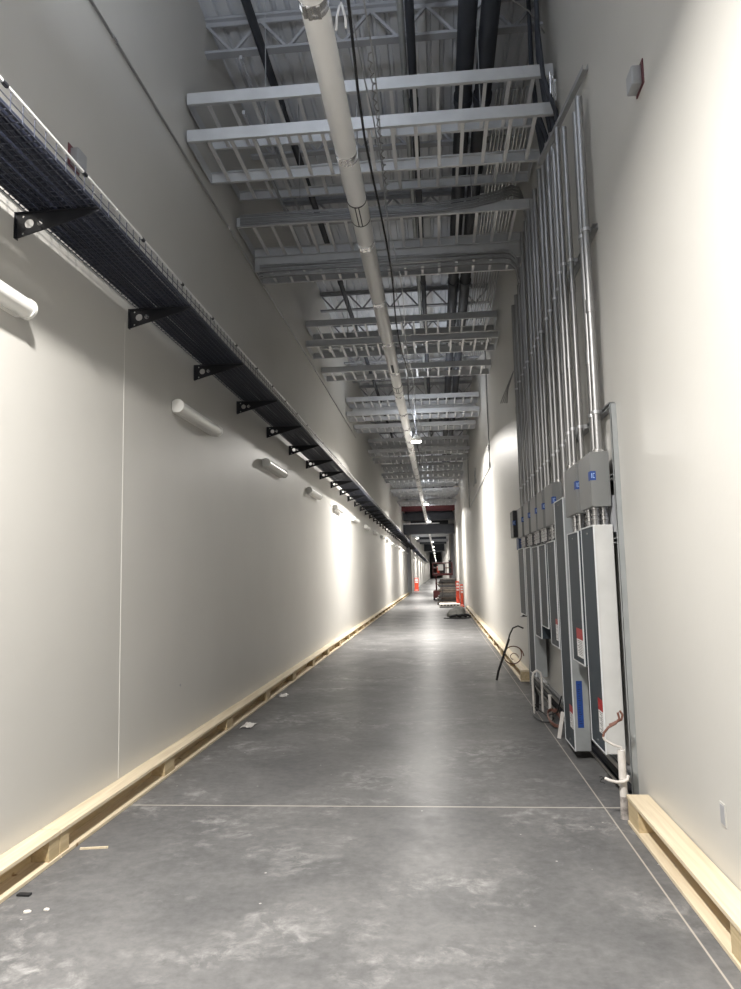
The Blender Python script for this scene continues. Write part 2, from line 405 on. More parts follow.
# ------------------------------------------------------------------ long runs under the deck
for (x, z, r, m, lb, nm) in ((0.46, 7.0, 0.095, 'dark_duct', 'dark insulated pipe under the deck, left of a matching pair', 'insulated_pipe'),
                         (0.68, 7.0, 0.095, 'dark_duct', 'dark insulated pipe under the deck, right of a matching pair', 'insulated_pipe'),
                         (-1.66, 7.1, 0.045, 'dark_duct', 'slim dark pipe under the deck near the left wall', 'dark_pipe'),
                         (-0.10, 7.0, 0.045, 'dark_duct', 'slim dark pipe under the deck beside a pale pipe', 'dark_pipe'),
                         (-0.19, 7.05, 0.035, 'panel_galv', 'pale slim pipe under the deck beside a dark pipe', 'pale_pipe')):
    o = thing(nm, lb, 'pipe', (x, 0, z))
    MB().tube([(0, -4, 0), (0, 48, 0)], r, 16).build('pipe_run', m, o, True)
    for y in (3.0, 7.9, 13.2, 18.5, 23.8, 29.1): MB().tube([(0, y - 0.06, 0), (0, y + 0.06, 0)], r * 1.14, 16).build('collar', m, o, True)
for k in range(10):
    x = 0.82 + 0.046 * k
    tag(MB().tube([(x, 7.6, 6.85 + 0.02 * (k % 2)), (x, 17.5, 6.85 + 0.02 * (k % 2))], 0.013, 8).build('ceiling_conduit', 'emt', smooth=True),
        'slim conduit in the close bundle under the deck near the right wall', 'conduit', 'ceiling conduit bundle')
for (x, z, y, lb) in ((-1.76, 6.66, 6.5, 'thin dark rail above the cable ladders near left wall, upper of two'), (-1.76, 6.15, 6.6, 'thin dark rail between the cable ladders near left wall, lower of two')):
    tag(MB().box(x - 0.012, x + 0.012, y, y + 4.2, z - 0.02, z + 0.02).build('strut_rail', 'joist'), lb, 'rail')
# cables hanging beside the white pipe
for k, (x, z, r, m, lb) in enumerate(((-0.49, 5.42, 0.011, 'rubber', 'black cable sagging just right of the white pipe'), (-0.45, 5.56, 0.006, 'joist', 'thin grey cable just right of the black one beside the white pipe'), (-0.41, 5.64, 0.007, 'galv', 'pale cable farthest right of those hanging beside the white pipe'))):
    pts = [(x + 0.03 * math.sin(i * 0.9 + k * 2.1), 2.5 + 0.7 * i, z + 0.05 * math.sin(i * 1.25 + k)) for i in range(0, 34)]
    tag(MB().tube(pts, r, 8).build('hanging_cable', m, smooth=True), lb, 'cable')
tag(MB().tube([(-0.385 + 0.016 * math.cos(i * 1.9), 5.0 + 0.035 * i, 5.44 + 0.016 * math.sin(i * 1.9)) for i in range(60)], 0.006, 6).build('coiled_cable', 'emt', smooth=True), 'silvery spiral wound flexible cable beside the white pipe', 'cable')
tag(MB().tube([(-0.540, 4.30, 5.075), (-0.532, 4.3, 5.17), (-0.515, 4.3, 5.24), (-0.503, 4.3, 5.262), (-0.492, 4.3, 5.22), (-0.478, 4.3, 5.15), (-0.475, 4.3, 5.085)], 0.008, 8).build('hanging_strap', 'hook', smooth=True), 'white looped strap hanging beside the white pipe at the top', 'strap')
# slack wires at upper right
tag(MB().tube([(0.80, 6.8, 7.35), (1.1, 6.95, 7.24), (1.30 - 0.03, 7.1, 7.1)], 0.008, 6).build('slack_wire', 'emt', smooth=True), 'bright slanting wire reaching the right wall near the ceiling', 'wire')

# ------------------------------------------------------------------ white pipe along the corridor
o = thing('ceiling_pipe', 'long white jacketed pipe with silver couplings hung below the cable ladders', 'pipe', (-0.655, 0, 5.15))
cy = [4.12 - 1.67 * 3 + 1.67 * k for k in range(34)]
sec_me = MB().tube([(0, 0, 0), (0, 1.57, 0)], 0.092, 24).mesh('pipe_section', 'white_pipe', True)
cp = MB().tube([(0, -0.055, 0), (0, -0.03, 0), (0, -0.028, 0), (0, 0.028, 0), (0, 0.03, 0), (0, 0.055, 0)], [0.094, 0.094, 0.087, 0.087, 0.094, 0.094], 24)
for a in (-2.2, -1.85, -1.2): cp.bar((0.094 * math.cos(a), -0.05, 0.094 * math.sin(a)), (0.094 * math.cos(a), 0.05, 0.094 * math.sin(a)), 0.022, 0.02)
cp_me = cp.mesh('coupling', 'zinc', True)
for y in cy:
    put('pipe_section', sec_me, o, (0, y + 0.05, 0)); put('coupling', cp_me, o, (0, y, 0))
ye = cy[-1] + 1.67
MB().tube([(0, ye, 0), (0, 225, 0)], 0.092, 16).build('pipe_section', 'white_pipe', o, True)
for y in (6.74, 13.6, 20.3, 27.0):
    sb = MB().tube([(0, y - 0.2, 0), (0, y - 0.19, 0), (0, y + 0.19, 0), (0, y + 0.2, 0)], [0.0925, 0.0955, 0.0955, 0.0925], 24).build('saddle_band', 'white', o, True)
    mb = MB()
    for dy in (-0.19, 0.19): mb.tube([(0, y + dy - 0.008, 0), (0, y + dy + 0.008, 0)], 0.0968, 24)
    mb.box(-0.022, -0.012, y - 0.19, y + 0.19, -0.0975, -0.09).box(0.012, 0.022, y - 0.19, y + 0.19, -0.0975, -0.09)
    mb.build('band_edge', 'dark_duct', sb, True)
    MB().tube([(0, y, 0.09), (0, y, 1.1)], 0.006, 6).build('hanger_rod', 'strut', o)
MB().box(-0.02, 0.02, 11.85, 12.3, -0.0985, -0.09).build('inspection_label', 'panel', o)

# ------------------------------------------------------------------ pendant high-bay lamps
def pendant(x, y, z, label, power, up=0.06, spread=166):
    t = thing('pendant_lamp', label, 'lamp', (x, y, z), 'high bay pendant lamps')
    MB().tube([(0, 0, 0.0), (0, 0, 0.03), (0, 0, 0.07), (0, 0, 0.13), (0, 0, 0.16)], [0.14, 0.14, 0.12, 0.06, 0.03], 24).build('housing', 'white', t, True)
    MB().tube([(0, 0, -0.025), (0, 0, 0.0)], 0.12, 24).build('lens', 'lens', t, True)
    MB().tube([(0, 0, 0.16), (0, 0, ZC - 0.45 - z)], 0.005, 6).build('cord', 'rubber', t)
    ld = bpy.data.lights.new('lamp_light', 'AREA'); ld.shape = 'DISK'; ld.size = 0.24; ld.energy = power; ld.color = (1.0, 0.96, 0.90); ld.spread = math.radians(spread)
    lo = bpy.data.objects.new('lamp_light', ld); COL.objects.link(lo); lo.parent = t; lo.location = (0, 0, -0.035)
    # added cool uplight that brightens the ladders and upper walls
    lu = bpy.data.lights.new('uplight_fill', 'AREA'); lu.shape = 'DISK'; lu.size = 0.34; lu.energy = power * up; lu.color = (0.86, 0.92, 1.0)
    lv = bpy.data.objects.new('uplight_fill', lu); COL.objects.link(lv); lv.parent = t; lv.location = (0, 0, 0.2); lv.rotation_euler = (PI, 0, 0)
P = 440
pendant(-1.0, 1.9, 4.88, 'high bay pendant lamp above the camera, nearest in the row along the white pipe', P * 0.74, 0.45, 161)
pendant(-0.44, 18.3, 4.93, 'glowing pendant lamp beside the white pipe, largest one in view', P)
pendant(-0.46, 35.4, 4.93, 'glowing pendant lamp under the white pipe, second largest in view', P)
pendant(-0.48, 47.5, 4.93, 'glowing pendant lamp just below the second largest, third along the pipe', P)
pendant(-1.75, 66.0, 4.75, 'distant glowing lamp left of the white pipe near the wire basket end', P)
pendant(-0.48, 79.0, 4.93, 'small distant glowing lamp on the pipe line, fourth along the pipe', P)
pendant(-0.48, 94.0, 4.93, 'tiny distant glowing lamp, fifth along the white pipe', P)
pendant(-0.48, 108.0, 4.93, 'tiny distant glowing lamp, sixth along the white pipe', P)
for yy in (124.0, 142.0, 160.0, 180.0, 205.0): pendant(-0.48, yy, 4.93, 'tiniest glowing lamps in the far depth of the corridor', P * 0.7)

# ------------------------------------------------------------------ wire basket tray along the left wall
BX0, BX1, BZ = -2.30, -1.868, 3.730
def basket_meshes(L):
    fl = MB(); w = 0.0035
    for i in range(10):
        x = BX0 + (BX1 - BX0) * i / 9; fl.box(x - w / 2, x + w / 2, 0, L, BZ - w, BZ)
    n = int(L / 0.05)
    for j in range(n): 
        y = 0.025 + j * 0.05; fl.box(BX0, BX1, y - w / 2, y + w / 2, BZ - 2 * w, BZ - w)
    def side(x):
        s = MB(); w2 = 0.004
        for j in range(int(L / 0.1)):
            y = 0.05 + j * 0.1; s.box(x - w2 / 2, x + w2 / 2, y - w2 / 2, y + w2 / 2, BZ - 0.004, BZ + 0.098)
        s.box(x - w2 / 2, x + w2 / 2, 0, L, BZ + 0.045, BZ + 0.049)
        return s
    top = lambda x: MB().tube([(x, 0, BZ + 0.10), (x, L, BZ + 0.10)], 0.009, 8)
    return [('mesh_floor', fl.mesh('mesh_floor', 'mesh')), ('mesh_side', side(BX0).mesh('mesh_side', 'mesh')), ('mesh_side', side(BX1).mesh('mesh_side', 'mesh')),
            ('top_wire', top(BX0).mesh('top_wire', 'toprail', True)), ('top_wire', top(BX1).mesh('top_wire', 'toprail', True))]
bm_ = basket_meshes(3.04)
clip_me = MB().tube([(BX1, -0.02, BZ + 0.10), (BX1, 0.02, BZ + 0.10)], 0.0115, 8).box(BX1 - 0.004, BX1 + 0.004, -0.012, 0.012, BZ + 0.085, BZ + 0.10).mesh('splice_clip', 'black', False)
y = -2.05; k = 0; proto = None
while y < 150:
    nb_ = k < 20
    t = thing('wire_basket', ('%s length of dark wire basket tray on the left wall brackets' % ORD[k].capitalize()) if nb_ else 'far length of dark wire basket shrinking toward the end of the left wall', 'cable basket', (0, y, 0), 'wire basket lengths' if nb_ else 'far wire basket lengths')
    for n, me in bm_: put(n, me, t)
    for j in range(4): put('splice_clip', clip_me, t, (0, 0.4 + 0.75 * j, 0)) if nb_ else None
    y += 3.05; k += 1
YB_END = y
# cables lying in the basket
for k in range(15):
    x0 = BX0 + 0.022 + 0.0277 * k
    pts = []
    yy = -2.0
    while yy < YB_END:
        pts.append((x0 + 0.006 * math.sin(yy * 0.9 + k * 1.7), yy, BZ + 0.0165 + (0.004 if k % 2 else 0) + 0.004 * math.sin(yy * 1.4 + k))); yy += 0.6 if yy < 40 else 2.4
    tag(MB().tube(pts, 0.0137, 8).build('data_cable', 'cable', smooth=True), 'dark navy cable lying lengthwise in the wire basket on the left wall', 'cable', 'cables in the wire basket')

# cantilever brackets with two round holes
def bracket_mesh():
    cu = bpy.data.curves.new('bracket_curve', 'CURVE'); cu.dimensions = '2D'; cu.fill_mode = 'BOTH'; cu.extrude = 0.0025
    def poly(pts):
        s = cu.splines.new('POLY'); s.points.add(len(pts) - 1); s.use_cyclic_u = True
        for p, q in zip(s.points, pts): p.co = (q[0], q[1], 0, 1)
    poly([(0.0, 0.0), (0.50, 0.0), (0.50, -0.018), (0.0, -0.155)])
    def circ(cx, cz, r): poly([(cx + r * math.cos(t), cz + r * math.sin(t)) for t in [-2 * PI * i / 20 for i in range(20)]])
    circ(0.082, -0.066, 0.028); circ(0.145, -0.062, 0.020)
    circ(0.045, -0.022, 0.007); circ(0.045, -0.124, 0.007)
    tmp = bpy.data.objects.new('bracket_tmp', cu); COL.objects.link(tmp)
    me = bpy.data.meshes.new_from_object(tmp.evaluated_get(bpy.context.evaluated_depsgraph_get()))
    bpy.data.objects.remove(tmp); bpy.data.curves.remove(cu)
    me.transform(Matrix(((1, 0, 0, 0), (0, 0, 1, 0), (0, 1, 0, 0), (0, 0, 0, 1))))
    me.materials.clear(); me.materials.append(M['black']); return me
bme = bracket_mesh()
bflange = MB().box(0, 0.004, -0.02, 0.02, -0.155, 0.0).mesh('wall_flange', 'black')
btop = MB().box(0, 0.50, -0.02, 0.02, -0.004, 0.0).mesh('top_flange', 'black')
y = 0.70; k = 0
while y < 62:
    lb = ('%s black triangular bracket with two holes under the wire basket' % ORD[k].capitalize()) if k < 14 else 'tiny far black triangular bracket under the distant wire basket'
    t = thing('cantilever_bracket', lb, 'bracket', (XL, y, BZ - 0.008), 'black basket brackets' if k < 14 else 'far black basket brackets')
    put('web_plate', bme, t); put('wall_flange', bflange, t); put('top_flange', btop, t)
    y += 1.562; k += 1

# white tube lights (not lit)
TL = 1.22
tb = MB(); n = 20
def arc(r): return [(0.055 + r * math.cos(t), r * math.sin(t)) for t in [-PI * 0.80 + 1.6 * PI * i / n for i in range(n + 1)]]
tb.prism(arc(0.056), 'y', 0.02, TL - 0.02)
tube_me = tb.mesh('diffuser', 'frost', True)
cap_me = MB().prism(arc(0.062), 'y', 0, 0.025).mesh('end_cap', 'white', True)
back_me = MB().box(0, 0.03, 0.03, TL - 0.03, -0.055, 0.055).mesh('back_plate', 'white')
ys = [2.66, 6.32, 9.77, 13.16, 16.62, 20.15, 23.75, 27.1, 30.55, 34.0, 37.5, 41.0, 45.0, 49.2, 56.0, 63.4, 74.0]
for k, y in enumerate(ys):
    lb = 'white tube light on the left wall at the left edge, nearest' if k == 0 else ('%s unlit white tube light on the left wall' % ORD[k].capitalize() if k < 9 else 'tiny far white tube light on the left wall')
    t = thing('tube_light', lb, 'wall light', (XL, y, 3.165), 'white wall tube lights' if k < 9 else 'far white wall tube lights')
    put('diffuser', tube_me, t); put('end_cap', cap_me, t); put('end_cap', cap_me, t, (0, TL - 0.025, 0)); put('back_plate', back_me, t)

# ------------------------------------------------------------------ wooden curbs
def curb_parts(t, L, H, Dp, s):
    """s=+1: wall at -x, front at x=0 going back -x ; geometry mirrored by s"""
    def bx(x0, x1, *r): return MB().bbox(*sorted((x0 * s, x1 * s)), *r, 0.003)
    bx(-Dp, 0.0, 0.004, L - 0.004, H - 0.024, H).build('top_board', 'wood', t)
    bx(-Dp, 0.0, 0.004, L - 0.004, 0.0, 0.022).build('bottom_board', 'wood', t)
    bx(-Dp, -Dp + 0.016, 0.004, L - 0.004, 0.022, H - 0.024).build('back_board', 'woodblock', t)
    for (a, b) in ((0.004, 0.11 if s > 0 else 0.16), (L / 2 - 0.11, L / 2 + 0.11), (L - (0.12 if s > 0 else 0.24), L - 0.004)):
        bx(-Dp + 0.016, -0.008, a, b, 0.022, H - 0.024).build('spacer_block', 'woodblock', t)
LC = 3.52
proto = None
for k in range(17):
    y = 0.74 + LC * k
    lb = ('%s length of the open pine curb along the left wall' % ORD[k].capitalize()) if k < 9 else 'far length of the open pine curb along left wall'
    g = 'pine curb lengths on the left' if k < 9 else 'far pine curb lengths on the left'
    if proto is None:
        proto = thing('wooden_curb', lb, 'curb', (-2.235, y, 0), g); curb_parts(proto, LC, 0.162, 0.13, 1); pk = {proto.name: kids(proto)}
    else:
        c = clone(proto, (-2.235, y, 0), lb, pk); c['group'] = g
t = thing('wooden_curb', 'pale pine curb at lower right with open slot, nearest on the right wall', 'curb', (1.143, 1.45, 0))
curb_parts(t, 3.49, 0.178, 0.138, -1)
proto = None
for k in range(6):
    y = 11.0 + LC * k
    lb = '%s pine curb length along right wall, counting from the electrical boxes' % ORD[k].capitalize()
    if proto is None:
        proto = thing('wooden_curb', lb, 'curb', (1.150, y, 0), 'pine curb lengths on the right'); curb_parts(proto, LC, 0.165, 0.13, -1); pk = {proto.name: kids(proto)}
    else: clone(proto, (1.150, y, 0), lb, pk)

# ------------------------------------------------------------------ electrical bank on the right wall
def channel(a, b, m='strut'):
    """strut channel 41 mm, slot side visible"""
    mb = MB(); a = Vector(a); b = Vector(b); return mb
def hstrut(name, label, y0, y1, z, x=XR - 0.002, m='strut'):
    t = MB()
    # C profile in x/z, opening toward the corridor
    w = 0.041; tk = 0.003
    t.box(x - tk, x, y0, y1, z - w / 2, z + w / 2)
    t.box(x - w, x, y0, y1, z + w / 2 - tk, z + w / 2).box(x - w, x, y0, y1, z - w / 2, z - w / 2 + tk)
    t.box(x - w, x - w + tk, y0, y1, z + 0.011, z + w / 2).box(x - w, x - w + tk, y0, y1, z - w / 2, z - 0.011)
    return tag(t.build(name, m), label, 'strut')
hstrut('strut_channel', 'grey strut channel level on right wall just above the upper grey boxes', 5.2, 10.9, 2.755)
hstrut('strut_channel', 'dark grey strut channel with open end halfway up the conduits', 5.38, 10.3, 4.17)
hstrut('strut_channel', 'grey strut channel low behind the tall panels, upper of two near floor', 5.24, 10.6, 0.22)
hstrut('strut_channel', 'dark strut channel low behind the tall panels, lower of two near floor', 5.24, 10.6, 0.10, m='black')
hstrut('strut_channel', 'strut channel behind the tops of the tall grey panels', 5.24, 10.6, 1.80)
hstrut('strut_channel', 'strut channel behind the upper row of grey boxes', 5.24, 10.9, 2.25)
tag(MB().box(1.252, 1.257, 5.24, 10.7, 1.86, 2.12).build('shade_strip', 'joist'), 'grey backing strip behind the shiny couplings between panels and pull boxes', 'strip')  # added strip, stands in for the shade behind the couplings
def vstrut(y, z1, label):
    t = MB().box(1.246, XR - 0.001, y, y + 0.003, 0.0, z1).box(1.246, XR - 0.001, y + 0.038, y + 0.041, 0.0, z1).box(1.246, 1.249, y, y + 0.041, 0.0, z1)
    return tag(t.build('strut_post', 'panel_galv'), label, 'strut')
vstrut(5.175, 2.76, 'upright grey strut post at near end of the electrical panels')
vstrut(10.70, 2.76, 'upright strut post at the far end of the electrical panels')
# slanting strut near the top
t = MB(); a = Vector((1.262, 5.40, 5.45)); b = Vector((1.10, 6.75, 5.47))
t.bar(a, b, 0.041, 0.004); t.bar(a + Vector((0.019, 0, 0.02)), b + Vector((0.019, 0, 0.02)), 0.003, 0.041); t.bar(a + Vector((-0.019, 0, 0.02)), b + Vector((-0.019, 0, 0.02)), 0.003, 0.041)
tag(t.build('strut_channel', 'strut'), 'slanting strut channel at conduit tops with dark open end', 'strut')

def sticker(par, x, y0, y1, zr0, zr1, zw0):
    s = MB().box(x - 0.0015, x, y0, y1, zw0, zr0).build('warning_label', 'paper', par); s['label'] = 'white warning sticker with red header'
    MB().box(x - 0.0020, x, y0, y1, zr0, zr1).build('red_header', 'red', s)
    p = MB(); z = zr0 - 0.012; i = 0
    while z > zw0 + 0.012:
        p.box(x - 0.0020, x - 0.0015, y0 + 0.02, y1 - 0.02 - 0.03 * (i % 3), z - 0.004, z); z -= 0.013; i += 1
    p.build('small_print', 'print', s)

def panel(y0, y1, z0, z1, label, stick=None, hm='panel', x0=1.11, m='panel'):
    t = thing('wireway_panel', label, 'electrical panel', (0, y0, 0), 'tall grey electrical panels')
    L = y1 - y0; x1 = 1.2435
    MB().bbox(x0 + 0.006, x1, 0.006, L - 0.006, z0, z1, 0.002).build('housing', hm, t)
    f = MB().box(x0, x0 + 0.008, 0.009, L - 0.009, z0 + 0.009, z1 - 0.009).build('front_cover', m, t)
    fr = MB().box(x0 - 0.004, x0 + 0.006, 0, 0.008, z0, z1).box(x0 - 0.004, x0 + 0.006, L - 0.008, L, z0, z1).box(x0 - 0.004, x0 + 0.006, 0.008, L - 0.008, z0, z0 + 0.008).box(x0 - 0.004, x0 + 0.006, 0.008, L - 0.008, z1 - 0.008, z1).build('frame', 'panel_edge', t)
    for z in (z0 + 0.05, z1 - 0.05): MB().tube([(x0 - 0.003, L / 2, z), (x0, L / 2, z)], 0.007, 8).build('screw', 'zinc', t)
    if stick: sticker(t, x0 - 0.0042, stick[0] - y0, stick[1] - y0, stick[2], stick[3], stick[4])
    return t
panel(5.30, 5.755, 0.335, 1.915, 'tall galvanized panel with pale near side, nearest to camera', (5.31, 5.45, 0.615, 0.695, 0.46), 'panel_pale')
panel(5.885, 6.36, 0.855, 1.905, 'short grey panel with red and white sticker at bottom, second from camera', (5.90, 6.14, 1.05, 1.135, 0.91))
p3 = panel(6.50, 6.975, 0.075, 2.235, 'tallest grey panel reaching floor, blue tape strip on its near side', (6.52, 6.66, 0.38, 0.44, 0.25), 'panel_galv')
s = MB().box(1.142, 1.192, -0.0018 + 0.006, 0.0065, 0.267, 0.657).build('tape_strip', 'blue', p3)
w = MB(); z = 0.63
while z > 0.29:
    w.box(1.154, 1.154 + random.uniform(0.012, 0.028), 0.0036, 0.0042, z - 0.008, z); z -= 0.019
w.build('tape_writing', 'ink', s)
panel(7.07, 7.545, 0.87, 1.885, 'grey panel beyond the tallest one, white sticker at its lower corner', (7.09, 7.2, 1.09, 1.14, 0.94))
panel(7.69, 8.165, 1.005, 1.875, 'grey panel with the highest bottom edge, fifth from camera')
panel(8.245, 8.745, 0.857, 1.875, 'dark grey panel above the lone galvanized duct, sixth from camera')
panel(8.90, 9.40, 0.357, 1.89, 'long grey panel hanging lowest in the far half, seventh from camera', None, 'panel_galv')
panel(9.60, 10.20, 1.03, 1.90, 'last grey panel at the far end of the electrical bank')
# galvanized vertical duct ending under sixth panel
MBd = MB().bbox(1.115, 1.2435, 9.47, 9.58, 0.42, 1.9, 0.004)
tag(MBd.build('cable_duct', 'panel_galv'), 'slim galvanized duct between the two farthest grey panels', 'duct')

fit = MB()
rr = []; zz = []
for (z, r) in ((0, 0.031), (0.014, 0.031), (0.016, 0.024), (0.045, 0.024), (0.047, 0.0305), (0.062, 0.0305), (0.064, 0.024), (0.075, 0.024), (0.077, 0.0305), (0.092, 0.0305), (0.094, 0.024), (0.120, 0.024), (0.122, 0.031), (0.136, 0.031)):
    zz.append((0, 0, z)); rr.append(r)
fit_me = fit.tube(zz, rr, 14).mesh('conduit_nipple', 'nipple', True)
def upper_box(y0, y1, z0, z1, label, m='boxpaint', x0=1.11, fits=True, fz=1.9, tall=None):
    t = thing('pull_box', label, 'electrical box', (0, y0, 0), 'upper grey electrical boxes')
    L = y1 - y0; x1 = 1.2435
    MB().bbox(x0 + 0.004, x1, 0, L, z0, z1, 0.003).build('housing', m, t)
    MB().box(x0 - 0.002, x0 + 0.004, 0.0, L, z0 + 0.004, z1 - 0.004).build('front_cover', m, t)
    # blue tape tag over the near front corner
    g = MB().box(x0 - 0.0035, x0 - 0.002, 0.0, 0.07, 2.235, 2.30).box(x0 - 0.0035, x0 + 0.035, -0.002, 0.0, 2.235, 2.30).build('tape_tag', 'blue', t)
    MB().box(x0 + 0.004, x0 + 0.010, -0.0028, -0.002, 2.25, 2.285).box(x0 + 0.015, x0 + 0.027, -0.0028, -0.002, 2.28, 2.286).box(x0 + 0.015, x0 + 0.018, -0.0028, -0.002, 2.25, 2.286).box(x0 + 0.015, x0 + 0.027, -0.0028, -0.002, 2.25, 2.256).build('tag_writing', 'palewriting', g)
    if fits:
        for fx in (1.148, 1.21):
            for i in range(2): put('conduit_nipple', fit_me, t, (fx, 0.09 + i * 0.2, z0 - 0.136))
    return t
ubn = [(5.30, 5.725, 'nearest grey pull box above the pale sided panel'), (5.86, 6.36, 'second grey pull box from the camera, above the short stickered panel'),
       (7.06, 7.555, 'third grey pull box, just beyond the tallest panel'), (7.72, 8.15, 'fourth grey pull box in the upper row'),
       (8.27, 8.74, 'fifth grey pull box in the upper row'), (8.92, 9.42, 'sixth grey pull box in the upper row'), (9.62, 10.15, 'seventh grey pull box in the upper row')]
for (a, b, lb) in ubn: upper_box(a, b, 2.045, 2.44, lb)
t = upper_box(10.25, 10.62, 2.07, 2.44, 'dark pull box at the far end of the upper row', 'black', 1.06, False)
tag(MB().bbox(1.12, 1.2435, 10.22, 10.5, 1.90, 2.06, 0.003).build('blue_box', 'navy'), 'small blue box under the farthest dark pull box', 'box')
tag(MB().prism([(1.10, 0.98), (1.2435, 0.98), (1.2435, 1.08)], 'y', 10.24, 10.3).build('gusset_bracket', 'black'), 'small black pointed bracket low at far end of the panels', 'bracket')

# conduits rising from the boxes
conds = [(1.205, 5.56, 0.030, 5.20), (1.205, 5.44, 0.030, 5.25), (1.19, 5.98, 0.022, 5.35), (1.145, 6.06, 0.022, 5.4), (1.145, 6.24, 0.024, 5.3), (1.20, 6.40, 0.030, 5.45),
         (1.20, 6.62, 0.030, 5.7), (1.20, 6.86, 0.030, 5.75), (1.20, 7.18, 0.026, 5.8), (1.20, 7.42, 0.030, 5.8), (1.20, 7.82, 0.026, 5.8), (1.20, 8.04, 0.030, 5.8), (1.20, 8.34, 0.026, 5.82), (1.20, 8.60, 0.030, 5.82), (1.19, 8.95, 0.026, 5.85), (1.20, 9.22, 0.030, 5.5), (1.20, 9.55, 0.026, 5.4), (1.20, 9.9, 0.03, 5.4), (1.20, 10.3, 0.03, 5.4)]
cnames = ['twelfth', 'thirteenth', 'fourteenth', 'fifteenth', 'sixteenth', 'seventeenth', 'eighteenth', 'nineteenth']
for k, (x, y, r, z1) in enumerate(conds):
    z0 = 2.44
    if 6.5 < y < 6.98: z0 = 2.235
    t = thing('riser_conduit', '%s of the upright steel conduits rising from the grey boxes' % (ORD[k].capitalize()), 'conduit', (x, y, z0), 'upright conduits')
    pts = [(0, 0, 0), (0, 0, z1 - z0)]
    MB().tube(pts, r, 14).build('tube', 'emt', t, True)
    MB().tube([(0, 0, 0), (0, 0, 0.035)], r * 1.28, 14).build('connector', 'zinc', t, True)
    for z in (2.755, 4.17):
        if z > z0 + 0.1: MB().tube([(0, 0, z - z0 - 0.012), (0, 0, z - z0 + 0.012)], r * 1.2, 14).box(-0.012, 0.046 + (1.2 - x), -0.006, 0.006, z - z0 - 0.015, z - z0 + 0.015).build('strap_clamp', 'galv', t)
    zc = 3.2 + (k * 0.37) % 1.0
    MB().tube([(0, 0, zc - z0 - 0.05), (0, 0, zc - z0 + 0.05)], r * 1.18, 14).build('coupling', 'emt', t, True)
# thick cable drop in the corner above
for k in range(6):
    x = 1.10 + 0.026 * (k % 3); y = 6.50 + 0.16 * k
    pts = [(x + 0.02, y + 0.1, 7.7), (x + 0.02, y + 0.1, 7.2), (x, y + 0.05 * math.sin(k), 6.7), (x + 0.03, y, 6.2), (1.225, y, 5.85), (1.235, y, 5.75)]
    tag(MB().tube(pts, 0.022, 10).build('drop_cable', 'dark_duct', smooth=True), 'dark cable dropping from the deck beside the right end of the cable ladders', 'cable', 'dark drop cables')
for k in range(3):
    x = 1.12 + 0.03 * k
    tag(MB().tube([(x, 6.1 + 0.05 * k, 5.75), (x, 6.1 + 0.05 * k, 5.95)], 0.009, 8).build('cable_stub', 'zinc', smooth=True), 'short bright cable stub at right end of the nearest cable ladder', 'cable stub', 'bright cable stubs')
# cut cable ends sprouting from far conduit
for k in range(4):
    tag(MB().tube([(1.17, 10.35, 4.45), (1.10, 10.4 + 0.05 * k, 4.30 - 0.02 * k), (0.98 + 0.03 * k, 10.5, 4.02)], 0.006, 6).build('loose_wire', 'emt', smooth=True), 'loose cut wire end sticking out at far side of the conduits', 'wire', 'loose wire ends')
# ------------------------------------------------------------------ stubs, wires and debris by the panels
o = thing('pvc_stub', 'dirty white pipe stub standing on the floor by the right wooden curb', 'pipe stub', (1.15, 5.03, 0))
MB().tube([(0, 0, 0), (0, 0, 0.43)], 0.025, 16).build('pipe_body', 'pvc', o, True)
MB().tube([(0, 0, 0), (0, 0, 0.03), (0, 0, 0.13), (0, 0, 0.14)], [0.029, 0.0262, 0.0258, 0.0252], 16).build('stained_base', 'dirtypvc', o, True)
o = thing('wire_loop', 'brown and white wire curling out of the top of the white pipe stub', 'wire', (0, 5.03, 0))
pa = [(1.150, 0, 0.42), (1.150, 0, 0.447), (1.131, 0, 0.451), (1.10, -0.01, 0.463), (1.069, -0.012, 0.481), (1.045, -0.012, 0.497), (1.038, -0.01, 0.515)]
pb = [(1.038, -0.01, 0.515), (1.045, -0.01, 0.54), (1.074, -0.01, 0.574), (1.12, -0.01, 0.598), (1.148, -0.008, 0.628), (1.140, -0.006, 0.665), (1.155, -0.004, 0.676), (1.171, -0.002, 0.652), (1.163, 0, 0.622), (1.12, 0.01, 0.60), (1.085, 0.012, 0.585)]
MB().tube(pa, 0.008, 8).build('white_sheath', 'pvc', o, True); MB().tube(pb, 0.008, 8).build('brown_sheath', 'brown', o, True)
o = thing('flexible_conduit', 'short bent white tube with frayed wires hooked around the pipe stub', 'tube', (0, 5.03, 0))
MB().tube([(1.036, -0.01, 0.254), (1.06, -0.03, 0.246), (1.10, -0.038, 0.238), (1.144, -0.036, 0.238), (1.172, -0.03, 0.25), (1.180, -0.02, 0.275)], 0.010, 10).build('sleeve', 'pvc', o, True)
MB().tube([(1.038, -0.01, 0.254), (1.01, -0.02, 0.25), (1.0, -0.02, 0.235), (1.03, -0.03, 0.228)], 0.003, 6).tube([(1.038, -0.01, 0.252), (1.015, 0.0, 0.262), (1.005, 0.01, 0.256)], 0.003, 6).build('frayed_wire', 'rubber', o, True)
o = thing('leaning_scrap', 'pale strip of scrap leaning against the foot of the tallest panel', 'scrap', (0, 0, 0))
MB().bar((1.10, 7.32, 0.003), (1.155, 7.36, 0.243), 0.035, 0.008, (0, 1, 0)).build('strip', 'pvc', o)
